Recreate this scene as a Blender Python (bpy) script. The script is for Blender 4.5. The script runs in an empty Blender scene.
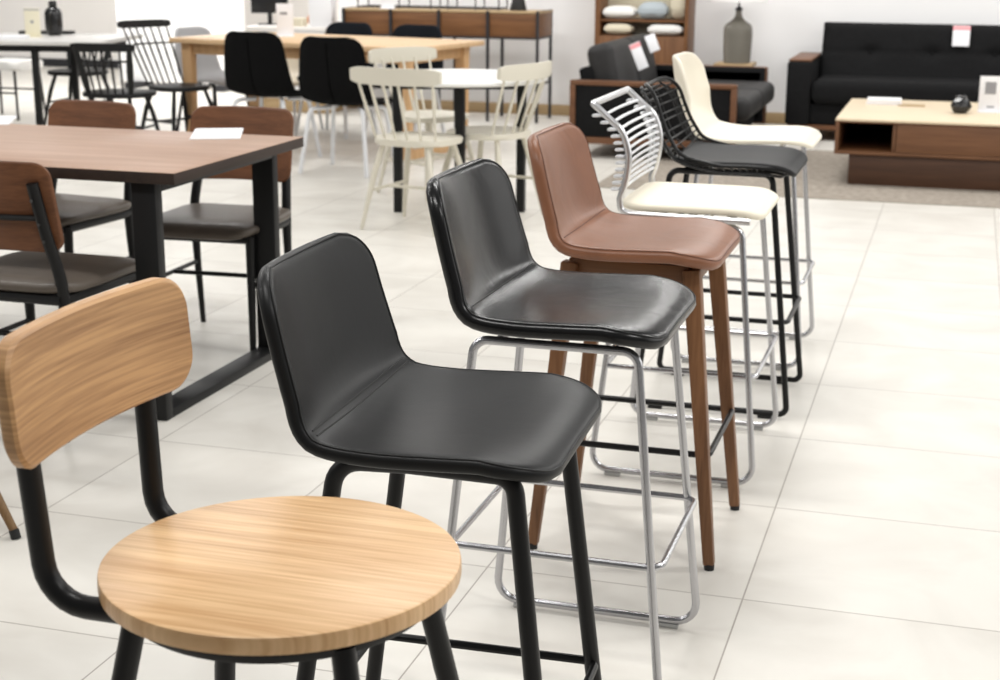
import bpy, bmesh, math, random
from mathutils import Vector, Matrix, Quaternion
random.seed(7)
SC = bpy.context.scene
COL = SC.collection
PI = math.pi
R = math.radians

# ------------------------------------------------------------------ materials
def new_mat(name):
    m = bpy.data.materials.new(name); m.use_nodes = True
    nt = m.node_tree; b = nt.nodes['Principled BSDF']
    return m, nt, b

def set_spec(b, v):
    for k in ('Specular IOR Level', 'Specular'):
        if k in b.inputs:
            b.inputs[k].default_value = v; return

def plain(name, col, rough=.5, metal=0, spec=.5, bump=0, bscale=200, var=0, vscale=6):
    m, nt, b = new_mat(name)
    b.inputs['Base Color'].default_value = (*col, 1)
    b.inputs['Roughness'].default_value = rough
    b.inputs['Metallic'].default_value = metal
    set_spec(b, spec)
    tc = nt.nodes.new('ShaderNodeTexCoord')
    if var:
        n = nt.nodes.new('ShaderNodeTexNoise'); n.inputs['Scale'].default_value = vscale; n.inputs['Detail'].default_value = 4
        nt.links.new(tc.outputs['Object'], n.inputs['Vector'])
        r = nt.nodes.new('ShaderNodeValToRGB')
        r.color_ramp.elements[0].position = .3; r.color_ramp.elements[1].position = .7
        r.color_ramp.elements[0].color = (*[c*(1-var) for c in col], 1)
        r.color_ramp.elements[1].color = (*[min(1, c*(1+var)) for c in col], 1)
        nt.links.new(n.outputs['Fac'], r.inputs['Fac']); nt.links.new(r.outputs['Color'], b.inputs['Base Color'])
    if bump:
        n = nt.nodes.new('ShaderNodeTexNoise'); n.inputs['Scale'].default_value = bscale; n.inputs['Detail'].default_value = 3
        nt.links.new(tc.outputs['Object'], n.inputs['Vector'])
        bp = nt.nodes.new('ShaderNodeBump'); bp.inputs['Strength'].default_value = bump; bp.inputs['Distance'].default_value = .002
        nt.links.new(n.outputs['Fac'], bp.inputs['Height']); nt.links.new(bp.outputs['Normal'], b.inputs['Normal'])
    return m

def wood(name, dark, light, axis='X', rough=.45, fine=1.0, spec=.4, contrast=(.3, .72), depth=None, mixf=.42):
    """long grain along an axis: stretched noise for figure plus finer pore streaks"""
    m, nt, b = new_mat(name)
    tc = nt.nodes.new('ShaderNodeTexCoord')
    def streak(sl, sc, det):
        mp = nt.nodes.new('ShaderNodeMapping')
        s = [sc, sc, sc]; s['XYZ'.index(axis)] = sl
        if depth: s['XYZ'.index(depth)] = sl
        mp.inputs['Scale'].default_value = s
        nt.links.new(tc.outputs['Object'], mp.inputs['Vector'])
        n = nt.nodes.new('ShaderNodeTexNoise'); n.inputs['Scale'].default_value = 1; n.inputs['Detail'].default_value = det
        n.inputs['Distortion'].default_value = .25
        nt.links.new(mp.outputs['Vector'], n.inputs['Vector'])
        return n
    a = streak(2.2*fine, 26*fine, 5); c = streak(5*fine, 190*fine, 4)
    mx = nt.nodes.new('ShaderNodeMix'); mx.data_type = 'FLOAT'; mx.inputs[0].default_value = mixf
    nt.links.new(a.outputs['Fac'], mx.inputs[2]); nt.links.new(c.outputs['Fac'], mx.inputs[3])
    r = nt.nodes.new('ShaderNodeValToRGB')
    r.color_ramp.elements[0].position = contrast[0]; r.color_ramp.elements[1].position = contrast[1]
    r.color_ramp.elements[0].color = (*dark, 1); r.color_ramp.elements[1].color = (*light, 1)
    nt.links.new(mx.outputs[0], r.inputs['Fac']); nt.links.new(r.outputs['Color'], b.inputs['Base Color'])
    b.inputs['Roughness'].default_value = rough; set_spec(b, spec)
    bp = nt.nodes.new('ShaderNodeBump'); bp.inputs['Strength'].default_value = .08; bp.inputs['Distance'].default_value = .001
    nt.links.new(c.outputs['Fac'], bp.inputs['Height']); nt.links.new(bp.outputs['Normal'], b.inputs['Normal'])
    return m

def leather(name, col, rough, spec, wrinkle, var=.12):
    m, nt, b = new_mat(name)
    tc = nt.nodes.new('ShaderNodeTexCoord')
    n1 = nt.nodes.new('ShaderNodeTexNoise'); n1.inputs['Scale'].default_value = 9; n1.inputs['Detail'].default_value = 5; n1.inputs['Distortion'].default_value = 1.2
    n2 = nt.nodes.new('ShaderNodeTexVoronoi'); n2.inputs['Scale'].default_value = 420
    for n in (n1, n2): nt.links.new(tc.outputs['Object'], n.inputs['Vector'])
    r = nt.nodes.new('ShaderNodeValToRGB')
    r.color_ramp.elements[0].position = .3; r.color_ramp.elements[1].position = .75
    r.color_ramp.elements[0].color = (*[c*(1-var) for c in col], 1); r.color_ramp.elements[1].color = (*[c*(1+var) for c in col], 1)
    nt.links.new(n1.outputs['Fac'], r.inputs['Fac']); nt.links.new(r.outputs['Color'], b.inputs['Base Color'])
    b.inputs['Roughness'].default_value = rough; set_spec(b, spec)
    b1 = nt.nodes.new('ShaderNodeBump'); b1.inputs['Strength'].default_value = wrinkle; b1.inputs['Distance'].default_value = .012
    b2 = nt.nodes.new('ShaderNodeBump'); b2.inputs['Strength'].default_value = .12; b2.inputs['Distance'].default_value = .0006
    nt.links.new(n1.outputs['Fac'], b1.inputs['Height']); nt.links.new(n2.outputs['Distance'], b2.inputs['Height'])
    nt.links.new(b1.outputs['Normal'], b2.inputs['Normal']); nt.links.new(b2.outputs['Normal'], b.inputs['Normal'])
    return m

def tile_mat():
    m, nt, b = new_mat('floor_tile'); L = nt.links.new
    tc = nt.nodes.new('ShaderNodeTexCoord'); sx = nt.nodes.new('ShaderNodeSeparateXYZ')
    L(tc.outputs['Object'], sx.inputs['Vector'])
    def mth(op, a, bb=None, c=None):
        n = nt.nodes.new('ShaderNodeMath'); n.operation = op
        for i, v in enumerate((a, bb, c)):
            if v is None: continue
            if isinstance(v, (int, float)): n.inputs[i].default_value = v
            else: L(v, n.inputs[i])
        return n.outputs[0]
    ds = []
    ids = []
    for ax in ('X', 'Y'):
        u = mth('DIVIDE', sx.outputs[ax], .6)
        ids.append(mth('FLOOR', u))
        f = mth('FRACT', u)
        ds.append(mth('MINIMUM', f, mth('SUBTRACT', 1, f)))
    d = mth('MINIMUM', *ds)
    g = mth('LESS_THAN', d, .0030)
    # per tile tone
    cmb = nt.nodes.new('ShaderNodeCombineXYZ'); L(ids[0], cmb.inputs[0]); L(ids[1], cmb.inputs[1])
    wn = nt.nodes.new('ShaderNodeTexWhiteNoise'); L(cmb.outputs[0], wn.inputs['Vector'])
    off = nt.nodes.new('ShaderNodeVectorMath'); off.operation = 'MULTIPLY_ADD'
    L(wn.outputs['Color'], off.inputs[0]); off.inputs[1].default_value = (30, 30, 30); L(tc.outputs['Object'], off.inputs[2])
    n = nt.nodes.new('ShaderNodeTexNoise'); n.inputs['Scale'].default_value = 3.4; n.inputs['Detail'].default_value = 6; n.inputs['Distortion'].default_value = .8
    L(off.outputs[0], n.inputs['Vector'])
    r = nt.nodes.new('ShaderNodeValToRGB')
    r.color_ramp.elements[0].position = .28; r.color_ramp.elements[1].position = .62
    r.color_ramp.elements[0].color = (.66, .63, .575, 1); r.color_ramp.elements[1].color = (.75, .725, .67, 1)
    L(n.outputs['Fac'], r.inputs['Fac'])
    mx = nt.nodes.new('ShaderNodeMix'); mx.data_type = 'RGBA'
    L(g, mx.inputs[0]); L(r.outputs['Color'], mx.inputs[6]); mx.inputs[7].default_value = (.36, .325, .29, 1)
    L(mx.outputs[2], b.inputs['Base Color'])
    b.inputs['Roughness'].default_value = .38; set_spec(b, .35)
    bp = nt.nodes.new('ShaderNodeBump'); bp.inputs['Strength'].default_value = .3; bp.inputs['Distance'].default_value = .002; bp.invert = True
    L(g, bp.inputs['Height']); L(bp.outputs['Normal'], b.inputs['Normal'])
    return m

def glass_mat(name, col, rough=.05):
    m, nt, b = new_mat(name)
    b.inputs['Base Color'].default_value = (*col, 1); b.inputs['Roughness'].default_value = rough
    b.inputs['Transmission Weight'].default_value = .55; b.inputs['IOR'].default_value = 1.3
    return m

M = {}
M['oak'] = wood('oak_seat', (.52, .29, .125), (.78, .53, .29), 'X', .36, fine=1.25, contrast=(.36, .62), depth='Z', mixf=.5)
M['oak_back'] = wood('oak_back', (.27, .135, .055), (.58, .34, .155), 'Y', .42, fine=1.1, contrast=(.36, .60), depth='X', mixf=.52)
M['walnut_leg'] = wood('walnut_leg', (.10, .040, .014), (.26, .122, .052), 'Z', .45)
M['walnut_y'] = wood('walnut_panel', (.085, .030, .011), (.20, .08, .033), 'Y', .45)
M['walnut_x'] = wood('walnut_board', (.105, .043, .015), (.24, .108, .042), 'X', .45)
M['table_top'] = wood('table_veneer', (.275, .152, .093), (.43, .265, .175), 'X', .42, fine=.7)
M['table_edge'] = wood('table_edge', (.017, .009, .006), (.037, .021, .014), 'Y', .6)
M['pale_wood'] = wood('pale_wood', (.62, .40, .215), (.78, .56, .34), 'X', .4)
M['pale_leg'] = wood('pale_leg_wood', (.50, .30, .14), (.68, .44, .24), 'Z', .45)
M['ash_top'] = wood('ash_top', (.66, .53, .36), (.76, .64, .46), 'X', .4)
M['coffee_wood'] = wood('coffee_wood', (.10, .042, .018), (.21, .095, .042), 'X', .45)
M['coffee_dark'] = wood('coffee_plinth', (.045, .020, .010), (.09, .04, .02), 'X', .5)
M['sofa_wood'] = wood('sofa_wood', (.10, .040, .016), (.20, .088, .040), 'X', .45)
M['beige_wood'] = wood('beige_wood', (.38, .26, .13), (.52, .38, .22), 'X', .5)
M['brass_wood'] = wood('tapered_leg_wood', (.13, .07, .025), (.24, .14, .06), 'Z', .5)
M['black_metal'] = plain('black_metal', (.004, .004, .0042), .38, 0, .32)
M['black_paint'] = plain('black_paint', (.005, .005, .0053), .45, 0, .3)
M['table_steel'] = plain('black_table_steel', (.006, .0063, .0066), .48, 0, .3)
M['screw'] = plain('screw_steel', (.12, .12, .12), .35, .8)
M['chrome'] = plain('chrome', (.62, .62, .64), .16, 1)
M['satin'] = plain('satin_chrome', (.70, .70, .71), .32, 1)
M['brushed'] = plain('brushed_steel', (.50, .50, .52), .27, 1)
M['white_metal'] = plain('white_metal', (.72, .73, .75), .35, 0)
M['dark_steel'] = plain('dark_steel', (.05, .05, .055), .45, .6)
M['rubber'] = plain('black_rubber', (.012, .012, .012), .7)
M['grey_plastic'] = plain('grey_plastic', (.42, .42, .41), .5)
M['matte_leather'] = leather('matte_black_leather', (.0065, .0067, .007), .42, .26, .05)
M['gloss_leather'] = leather('gloss_black_leather', (.005, .005, .0053), .26, .36, .10)
M['brown_leather'] = leather('brown_leather', (.235, .098, .050), .38, .4, .12)
M['seam_dark'] = plain('seam_dark', (.006, .006, .006), .6)
M['seam_black'] = plain('seam_black', (.0015, .0015, .0015), .9, 0, .0)
M['seam_brown'] = plain('seam_brown', (.12, .042, .02), .6)
M['cream_pad'] = plain('cream_pad', (.86, .80, .66), .5, 0, .3, .15, 260)
M['cream_shell'] = plain('cream_shell', (.80, .745, .62), .35, 0, .45)
M['cream_paint'] = plain('cream_paint', (.66, .625, .53), .42, 0, .4)
M['white_top'] = plain('white_laminate', (.86, .86, .84), .35)
M['grey_top'] = plain('grey_stone_top', (.66, .645, .62), .35, 0, .4, 0, 1, .08, 8)
M['black_pad'] = plain('black_pad', (.0105, .0105, .011), .55, 0, .22, .1, 300)
M['taupe'] = plain('taupe_upholstery', (.10, .082, .066), .42, 0, .4, .12, 300, .1, 9)
M['black_fabric'] = plain('black_fabric', (.0045, .0046, .0048), .95, 0, .1, .5, 420, .15, 90)
M['navy_fabric'] = plain('navy_fabric', (.010, .012, .016), .9, 0, .12, .4, 420)
M['sofa_fabric'] = plain('charcoal_fabric', (.0105, .0105, .011), .9, 0, .12, .4, 300, .12, 40)
M['sofa_leather'] = plain('charcoal_upholstery', (.028, .027, .027), .6, 0, .3, .2, 160, .1, 20)
M['grey_fabric'] = plain('grey_fabric', (.40, .40, .41), .8, 0, .3, .2, 300)
M['wall'] = plain('wall_paint', (.90, .895, .895), .7, 0, .2)
M['beige_wall'] = plain('beige_wall_paint', (.88, .85, .82), .7, 0, .2)
M['panel_white'] = plain('white_panel', (.90, .90, .91), .6, 0, .2)
M['paper'] = plain('paper', (.86, .86, .88), .7, 0, .2)
M['cream_card'] = plain('cream_card', (.82, .77, .60), .6, 0, .2)
M['ink'] = plain('grey_print', (.30, .30, .32), .7)
M['dark_ink'] = plain('dark_print', (.10, .10, .10), .7)
M['tag_red'] = plain('tag_red', (.85, .36, .38), .6)
M['rug'] = plain('rug_wool', (.335, .295, .25), .95, 0, .1, .9, 130, .22, 26)
M['matte_black'] = plain('matte_black', (.012, .012, .012), .6)
M['ornament'] = plain('black_glaze', (.014, .014, .015), .18)
M['blue_grey'] = plain('blue_grey_cloth', (.42, .47, .50), .85, 0, .2)
M['white_cloth'] = plain('white_cloth', (.84, .83, .80), .85, 0, .2)
M['cream_cloth'] = plain('cream_cloth', (.68, .62, .48), .85, 0, .2)
M['bottle_glass'] = glass_mat('smoky_bottle_glass', (.30, .28, .24), .12)
M['orange'] = plain('orange_paint', (.55, .20, .08), .5)
M['lamp_shade'] = plain('white_shade', (.84, .81, .80), .8)
M['tile'] = tile_mat()

# ------------------------------------------------------------------ mesh builder
class MB:
    def __init__(s): s.v = []; s.f = []
    def add(s, vs, fs):
        o = len(s.v); s.v += [Vector(p) for p in vs]; s.f += [[i+o for i in f] for f in fs]
    def box(s, lo, hi, bev=0, mat=None, seg=2):
        bm = bmesh.new()
        bmesh.ops.create_cube(bm, size=1)
        c = [(a+b)/2 for a, b in zip(lo, hi)]; d = [abs(b-a) for a, b in zip(lo, hi)]
        for v in bm.verts: v.co = Vector([v.co[i]*d[i] for i in range(3)])
        if bev:
            bmesh.ops.bevel(bm, geom=list(bm.edges), offset=min(bev, min(d)*.49), segments=seg, profile=.5, affect='EDGES')
        T = Matrix.Translation(c)
        if mat is not None: T = mat @ T
        s.bm(bm, T)
    def bm(s, bm, T=Matrix.Identity(4)):
        bm.verts.index_update()
        s.add([T @ v.co for v in bm.verts], [[v.index for v in f.verts] for f in bm.faces]); bm.free()
    def tube(s, pts, r, n=12, closed=False, cap=True):
        """sweep a circle along a polyline; r is a number or one radius per point"""
        P = [Vector(p) for p in pts]; N = len(P)
        rs = r if isinstance(r, (list, tuple)) else [r]*N
        tg = []
        for i in range(N):
            if closed: t = (P[(i+1) % N]-P[i]).normalized()+(P[i]-P[i-1]).normalized()
            elif i == 0: t = P[1]-P[0]
            elif i == N-1: t = P[-1]-P[-2]
            else: t = (P[i+1]-P[i]).normalized()+(P[i]-P[i-1]).normalized()
            tg.append(t.normalized())
        a = Vector((0, 0, 1)) if abs(tg[0].z) < .9 else Vector((1, 0, 0))
        u = tg[0].cross(a).normalized()
        us = [u]
        for i in range(1, N):
            q = tg[i-1].rotation_difference(tg[i]); u = q @ us[-1]
            u = (u-tg[i]*u.dot(tg[i])).normalized(); us.append(u)
        vs = []; fs = []
        twist = 0
        if closed:
            q = tg[-1].rotation_difference(tg[0]); ue = q @ us[-1]
            twist = math.atan2(ue.cross(us[0]).dot(tg[0]), ue.dot(us[0]))
        for i in range(N):
            w = tg[i].cross(us[i])
            for k in range(n):
                a = 2*PI*k/n + (twist*i/N if closed else 0)
                vs.append(P[i]+(us[i]*math.cos(a)+w*math.sin(a))*rs[i])
        M_ = N if closed else N-1
        for i in range(M_):
            j = (i+1) % N
            for k in range(n):
                fs.append([i*n+k, i*n+(k+1) % n, j*n+(k+1) % n, j*n+k])
        if cap and not closed:
            fs.append(list(range(n))[::-1]); fs.append([(N-1)*n+k for k in range(n)])
        s.add(vs, fs)
    def lathe(s, prof, n=32, T=Matrix.Identity(4), sx=1, sy=1):
        """profile of (r, z), closed at the axis by caps where r > 0"""
        vs = []; fs = []
        for r, z in prof:
            for k in range(n):
                a = 2*PI*k/n; vs.append(T @ Vector((r*math.cos(a)*sx, r*math.sin(a)*sy, z)))
        for i in range(len(prof)-1):
            for k in range(n):
                fs.append([i*n+k, i*n+(k+1) % n, (i+1)*n+(k+1) % n, (i+1)*n+k])
        fs.append(list(range(n))[::-1]); fs.append([(len(prof)-1)*n+k for k in range(n)])
        s.add(vs, fs)
    def taper(s, a, b, ra, rb, n=14): s.tube([a, b], [ra, rb], n)
    def bar(s, a, b, w, h, up=(0, 0, 1), w2=None, h2=None, bev=0):
        """rectangular bar from a to b, w across, h along up"""
        a = Vector(a); b = Vector(b); t = (b-a).normalized(); x = t.cross(Vector(up)).normalized(); y = x.cross(t).normalized()
        w2 = w if w2 is None else w2; h2 = h if h2 is None else h2
        bm = bmesh.new(); rows = []
        for c, ww, hh in ((a, w, h), (b, w2, h2)):
            rows.append([bm.verts.new(c+x*ww/2*i+y*hh/2*j) for i, j in ((-1, -1), (1, -1), (1, 1), (-1, 1))])
        for k in range(4): bm.faces.new([rows[0][k], rows[0][(k+1) % 4], rows[1][(k+1) % 4], rows[1][k]])
        bm.faces.new(rows[0][::-1]); bm.faces.new(rows[1])
        bmesh.ops.recalc_face_normals(bm, faces=list(bm.faces))
        if bev: bmesh.ops.bevel(bm, geom=list(bm.edges), offset=bev, segments=2, profile=.5, affect='EDGES')
        s.bm(bm)
    def build(s, name, mat, parent=None, loc=(0, 0, 0), rz=0, ang=35, kind=None):
        me = bpy.data.meshes.new(name)
        me.from_pydata([tuple(v) for v in s.v], [], s.f); me.update()
        bm = bmesh.new(); bm.from_mesh(me); bmesh.ops.recalc_face_normals(bm, faces=list(bm.faces)); bm.to_mesh(me); bm.free()
        for p in me.polygons: p.use_smooth = True
        me.set_sharp_from_angle(angle=R(ang))
        me.materials.append(mat)
        o = bpy.data.objects.new(name, me); COL.objects.link(o)
        o.location = loc; o.rotation_euler = (0, 0, rz)
        if parent: o.parent = parent
        if kind: o['kind'] = kind
        return o

def fillet(pts, rad, closed=False, n=6):
    """round the corners of a polyline; rad is a number or one per point"""
    P = [Vector(p) for p in pts]; N = len(P); out = []
    for i in range(N):
        r = rad[i] if isinstance(rad, (list, tuple)) else rad
        if (not closed and i in (0, N-1)) or r <= 0: out.append(P[i]); continue
        a = P[i-1]-P[i]; b = P[(i+1) % N]-P[i]
        la, lb = a.length, b.length; a.normalize(); b.normalize()
        ang = a.angle(b)
        if ang > PI-.02: out.append(P[i]); continue
        d = min(r/math.tan(ang/2), la*.49, lb*.49); rr = d*math.tan(ang/2)
        c = P[i]+(a+b).normalized()*(rr/math.sin(ang/2))
        s0 = P[i]+a*d-c; s1 = P[i]+b*d-c
        tot = s0.angle(s1); ax = s0.cross(s1).normalized()
        for k in range(n+1):
            out.append(c+Quaternion(ax, tot*k/n) @ s0)
    return out

def spline(pts, m=12):
    """Catmull-Rom through points, returned dense"""
    P = [Vector(p) for p in pts]; P = [P[0]*2-P[1]]+P+[P[-1]*2-P[-2]]; out = []
    for i in range(1, len(P)-2):
        for k in range(m):
            t = k/m; a, b, c, d = P[i-1:i+3]
            out.append(.5*((2*b)+(c-a)*t+(2*a-5*b+4*c-d)*t*t+(3*b-a-3*c+d)*t**3))
    out.append(P[-2]); return out

def resample(P, ts):
    L = [0]
    for a, b in zip(P, P[1:]): L.append(L[-1]+(b-a).length)
    out = []; j = 0
    for t in ts:
        s = t*L[-1]
        while j < len(P)-2 and L[j+1] < s: j += 1
        while j > 0 and L[j] > s: j -= 1
        f = (s-L[j])/max(1e-9, L[j+1]-L[j]); out.append(P[j].lerp(P[j+1], min(1, max(0, f))))
    return out, L[-1]

class Shell:
    """moulded seat: a side profile swept across, with rounded corners, raised edges and a rounded rim"""
    def __init__(s, prof, half, T, dish=0, rc=.08, nu=22, nv=40, puff=0, dip=0, p=2.4, rc_front=None):
        Pd = spline([(x, 0, z) for x, z in prof])
        ts = [(i/(nv-1)) for i in range(nv)]
        ts = [.5-.5*math.cos(PI*t)*(.55)-(.5-t)*.45 for t in ts]
        ts = [(t-ts[0])/(ts[-1]-ts[0]) for t in ts]
        C, L = resample(Pd, ts)
        s.nu, s.nv, s.L, s.ts = nu, nv, L, ts
        us = [math.sin(PI/2*(-1+2*i/(nu-1)))*.5+(-1+2*i/(nu-1))*.5 for i in range(nu)]
        s.us = us
        Nn = []
        for i in range(nv):
            t = (C[min(i+1, nv-1)]-C[max(i-1, 0)]).normalized(); Nn.append(Vector((-t.z, 0, t.x)))
        # normal that faces the sitter (up on the seat, forward on the back)
        if Nn[-1].z < 0: Nn = [-n for n in Nn]
        G = []
        for i, t in enumerate(ts):
            W = half(t); f0 = t*L; f1 = (1-t)*L; cut = 0
            rf = rc_front or rc
            if f0 < rc: cut = rc-math.sqrt(max(0, rc*rc-(rc-f0)**2))
            elif f1 < rf: cut = rf-math.sqrt(max(0, rf*rf-(rf-f1)**2))
            dd = dish(t) if callable(dish) else dish
            dp = dip(t) if callable(dip) else dip
            row = []
            for u in us:
                y = u*(W-cut)
                e = abs(y)/W
                row.append(C[i]+Vector((0, y, 0))+Nn[i]*(dd*e**p)+Vector((0, 0, -dp*e**2)))
            G.append(row)
        s.mid = G
        nr = [[None]*nu for _ in range(nv)]
        for i in range(nv):
            for j in range(nu):
                a = G[min(i+1, nv-1)][j]-G[max(i-1, 0)][j]; b = G[i][min(j+1, nu-1)]-G[i][max(j-1, 0)]
                n = a.cross(b).normalized()
                if n.dot(Nn[i]) < 0: n = -n
                nr[i][j] = n
        s.nrm = nr; s.T = T
        s.top = [[None]*nu for _ in range(nv)]; s.bot = [[None]*nu for _ in range(nv)]
        for i in range(nv):
            for j in range(nu):
                q = 0
                if puff:
                    du = 1-abs(us[j])**6; dv = 1-abs(2*ts[i]-1)**10; q = puff*max(0, du)*max(0, dv)
                s.top[i][j] = G[i][j]+nr[i][j]*(T/2+q); s.bot[i][j] = G[i][j]-nr[i][j]*T/2
        ring = [(0, j) for j in range(nu)]+[(i, nu-1) for i in range(1, nv)]+[(nv-1, j) for j in range(nu-2, -1, -1)]+[(i, 0) for i in range(nv-2, 0, -1)]
        s.ring = ring; s.out = []
        K = len(ring)
        for k, (i, j) in enumerate(ring):
            a, b = ring[k-1], ring[(k+1) % K]
            t = (G[b[0]][b[1]]-G[a[0]][a[1]])
            if t.length < 1e-7: t = Vector((0, 1, 0))
            e = t.normalized().cross(nr[i][j]).normalized()
            cen = G[i][nu//2] if 0 < i < nv-1 else (G[3][j] if i == 0 else G[nv-4][j])
            if e.dot(G[i][j]-cen) < 0: e = -e
            s.out.append(e)
    def mesh(s, K=5):
        mb = MB(); nu, nv = s.nu, s.nv
        vs = [s.top[i][j] for i in range(nv) for j in range(nu)]+[s.bot[i][j] for i in range(nv) for j in range(nu)]
        o = nu*nv; fs = []
        for i in range(nv-1):
            for j in range(nu-1):
                a = i*nu+j; fs.append([a, a+1, a+nu+1, a+nu]); fs.append([o+a, o+a+nu, o+a+nu+1, o+a+1])
        ringi = [i*nu+j for i, j in s.ring]; rows = [ringi]
        for k in range(1, K):
            th = PI/2-PI*k/K; base = len(vs)
            for (i, j), e in zip(s.ring, s.out):
                vs.append(s.mid[i][j]+e*(s.T/2*math.cos(th))+s.nrm[i][j]*(s.T/2*math.sin(th)))
            rows.append([base+q for q in range(len(s.ring))])
        rows.append([o+i for i in ringi]); n = len(s.ring)
        for a, b in zip(rows, rows[1:]):
            for q in range(n): fs.append([a[q], b[q], b[(q+1) % n], a[(q+1) % n]])
        mb.add(vs, fs); return mb
    def across(s, t, lift=0, span=1.0):
        i = min(range(s.nv), key=lambda k: abs(s.ts[k]-t))
        return [s.top[i][j]+s.nrm[i][j]*lift for j in range(s.nu) if abs(s.us[j]) <= span]
    def rim(s, th, lift=0):
        return [s.mid[i][j]+e*((s.T/2+lift)*math.cos(th))+s.nrm[i][j]*((s.T/2+lift)*math.sin(th)) for (i, j), e in zip(s.ring, s.out)]

# ------------------------------------------------------------------ scene graph helpers
def tag(o, label, cat, group=None):
    o['label'] = label; o['category'] = cat
    if group: o['group'] = group
    return o
def thing(name, label, cat, loc=(0, 0, 0), rz=0, group=None):
    o = bpy.data.objects.new(name, None); COL.objects.link(o)
    o.empty_display_size = .1; o.location = loc; o.rotation_euler = (0, 0, rz)
    return tag(o, label, cat, group)
def copy_tree(src, loc, rz, label):
    r = src.copy(); COL.objects.link(r); r.location = loc; r.rotation_euler = (0, 0, rz); r['label'] = label
    for ch in list(src.children):
        c = ch.copy(); COL.objects.link(c); c.parent = r
        for g in list(ch.children):
            d = g.copy(); COL.objects.link(d); d.parent = c
    return r
def struct(name, mb, mat):
    o = mb.build(name, mat); o['kind'] = 'structure'; return o
def single(name, mb, mat, label, cat, loc=(0, 0, 0), rz=0, group=None):
    return tag(mb.build(name, mat, None, loc, rz), label, cat, group)
def one(fn, *a, **k):
    mb = MB(); getattr(mb, fn)(*a, **k); return mb

def slab_outline(hw, hd, r, n=6):
    """rounded rectangle outline in XY"""
    out = []
    for cx, cy, a0 in ((hw-r, hd-r, 0), (-hw+r, hd-r, 90), (-hw+r, -hd+r, 180), (hw-r, -hd+r, 270)):
        for k in range(n+1):
            a = R(a0+90*k/n); out.append((cx+r*math.cos(a), cy+r*math.sin(a)))
    return out
def extrude_outline(ol, z0, z1, bev=.003, T=Matrix.Identity(4)):
    mb = MB(); bm = bmesh.new()
    lo = [bm.verts.new((x, y, z0)) for x, y in ol]; hi = [bm.verts.new((x, y, z1)) for x, y in ol]
    n = len(ol); e = []
    f0 = bm.faces.new(lo[::-1]); f1 = bm.faces.new(hi)
    for k in range(n): bm.faces.new([lo[k], lo[(k+1) % n], hi[(k+1) % n], hi[k]])
    if bev:
        bmesh.ops.bevel(bm, geom=list(f0.edges)+list(f1.edges), offset=bev, segments=3, profile=.5, affect='EDGES')
    mb.bm(bm, T); return mb

# ------------------------------------------------------------------ setting
WY = 9.5
struct('floor', one('box', (-13, -4.5, -.06), (5, 13.0, 0)), M['tile'])
struct('wall_back', one('box', (-4.95, WY, 0), (5, WY+.12, 3.2)), M['wall'])
struct('baseboard_back', one('box', (-4.95, WY-.018, 0), (5, WY-.0005, .09), .004), M['beige_wood'])
struct('wall_far', one('box', (-13, 12.6, 0), (-4.95, 12.72, 3.2)), M['beige_wall'])
struct('trim_1', one('box', (-13, 12.57, 0), (-4.95, 12.5995, .09), .004), M['dark_steel'])
struct('wall_return', one('box', (-4.95, WY+.121, 0), (-4.83, 12.6, 3.2)), M['beige_wall'])

# ------------------------------------------------------------------ bar stools (all face +X locally, origin on the floor under the seat)
def sled_base(root, mat, rod=.0085, xb=.225, yb=.21, xt=.155, yt=.17, zt=.715, ring_z=.305, foot_mat='grey_plastic', ring_mat=None, cr=.045):
    for s in (-1, 1):
        z0 = rod+.008
        pts = [(xb, s*yb, z0), (xt, s*yt, zt), (-xt, s*yt, zt), (-xb, s*yb, z0)]
        one('tube', fillet(pts, [cr, .03, .03, cr], True), rod, 12, True).build('side_frame', mat, root)
    f = (zt-ring_z)/(zt-z0); fx = xt+(xb-xt)*f*1.0; fy = yt+(yb-yt)*f
    o = rod*1.0
    pts = [(fx+.018, fy-.0, ring_z), (-fx, fy-.0, ring_z), (-fx, -fy+.0, ring_z), (fx+.018, -fy+.0, ring_z)]
    one('tube', fillet(pts, [.03, .012, .012, .03], True), rod*.8, 10, True).build('footrest', ring_mat or mat, root)
    for s in (-1, 1):
        for q in (-1, 1):
            one('box', (q*xb*.72-.022, s*yb-.008, 0), (q*xb*.72+.022, s*yb+.008, .010), .002).build('glide', M[foot_mat], root)
    # cross bars carrying the seat
    for q in (-1, 1):
        one('tube', [(q*.11, -yt, zt), (q*.11, yt, zt)], rod*.9, 10).build('seat_bar', mat, root)

PROF = [(-.257, .980), (-.242, .916), (-.225, .852), (-.205, .790), (-.176, .751), (-.131, .733), (-.06, .728), (.03, .730), (.10, .733), (.145, .735), (.172, .733), (.191, .728)]
def half_bar(t):
    # half width along the profile: back top -> front lip
    if t < .45: return .200+.020*(t/.45)
    return .218+.004*math.sin((t-.45)/.55*PI)
def dish_bar(t):
    # raised edges: back wraps round the sitter, seat is gently dished, flat at the lip
    a = .034 if t < .3 else .034-.018*min(1, (t-.3)/.15)
    return a*(1 if t < .85 else max(0, 1-(t-.85)/.15*1.0))
def dip_bar(t): return 0 if t < .72 else .002*((t-.72)/.28)**1.5

def upholstered_shell(root, mat, seam_mat, T, seam=True, dbl=False, piping=True, dz=0, pr=.0012):
    sh = Shell([(x, z+dz) for x, z in PROF], half_bar, T, dish_bar, .062, 28, 50, puff=.006, dip=dip_bar, rc_front=.075)
    so = sh.mesh().build('seat_shell', mat, root, ang=60)
    ts = (.415, .435) if dbl else (.415,)
    if seam:
        for t in ts:
            one('tube', sh.across(t, -.0002, .99), .0016, 6).build('seam', seam_mat, so)
    if piping:
        one('tube', sh.rim(R(52), .0002), pr, 6, True).build('piping', seam_mat, so)
    return so

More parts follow.
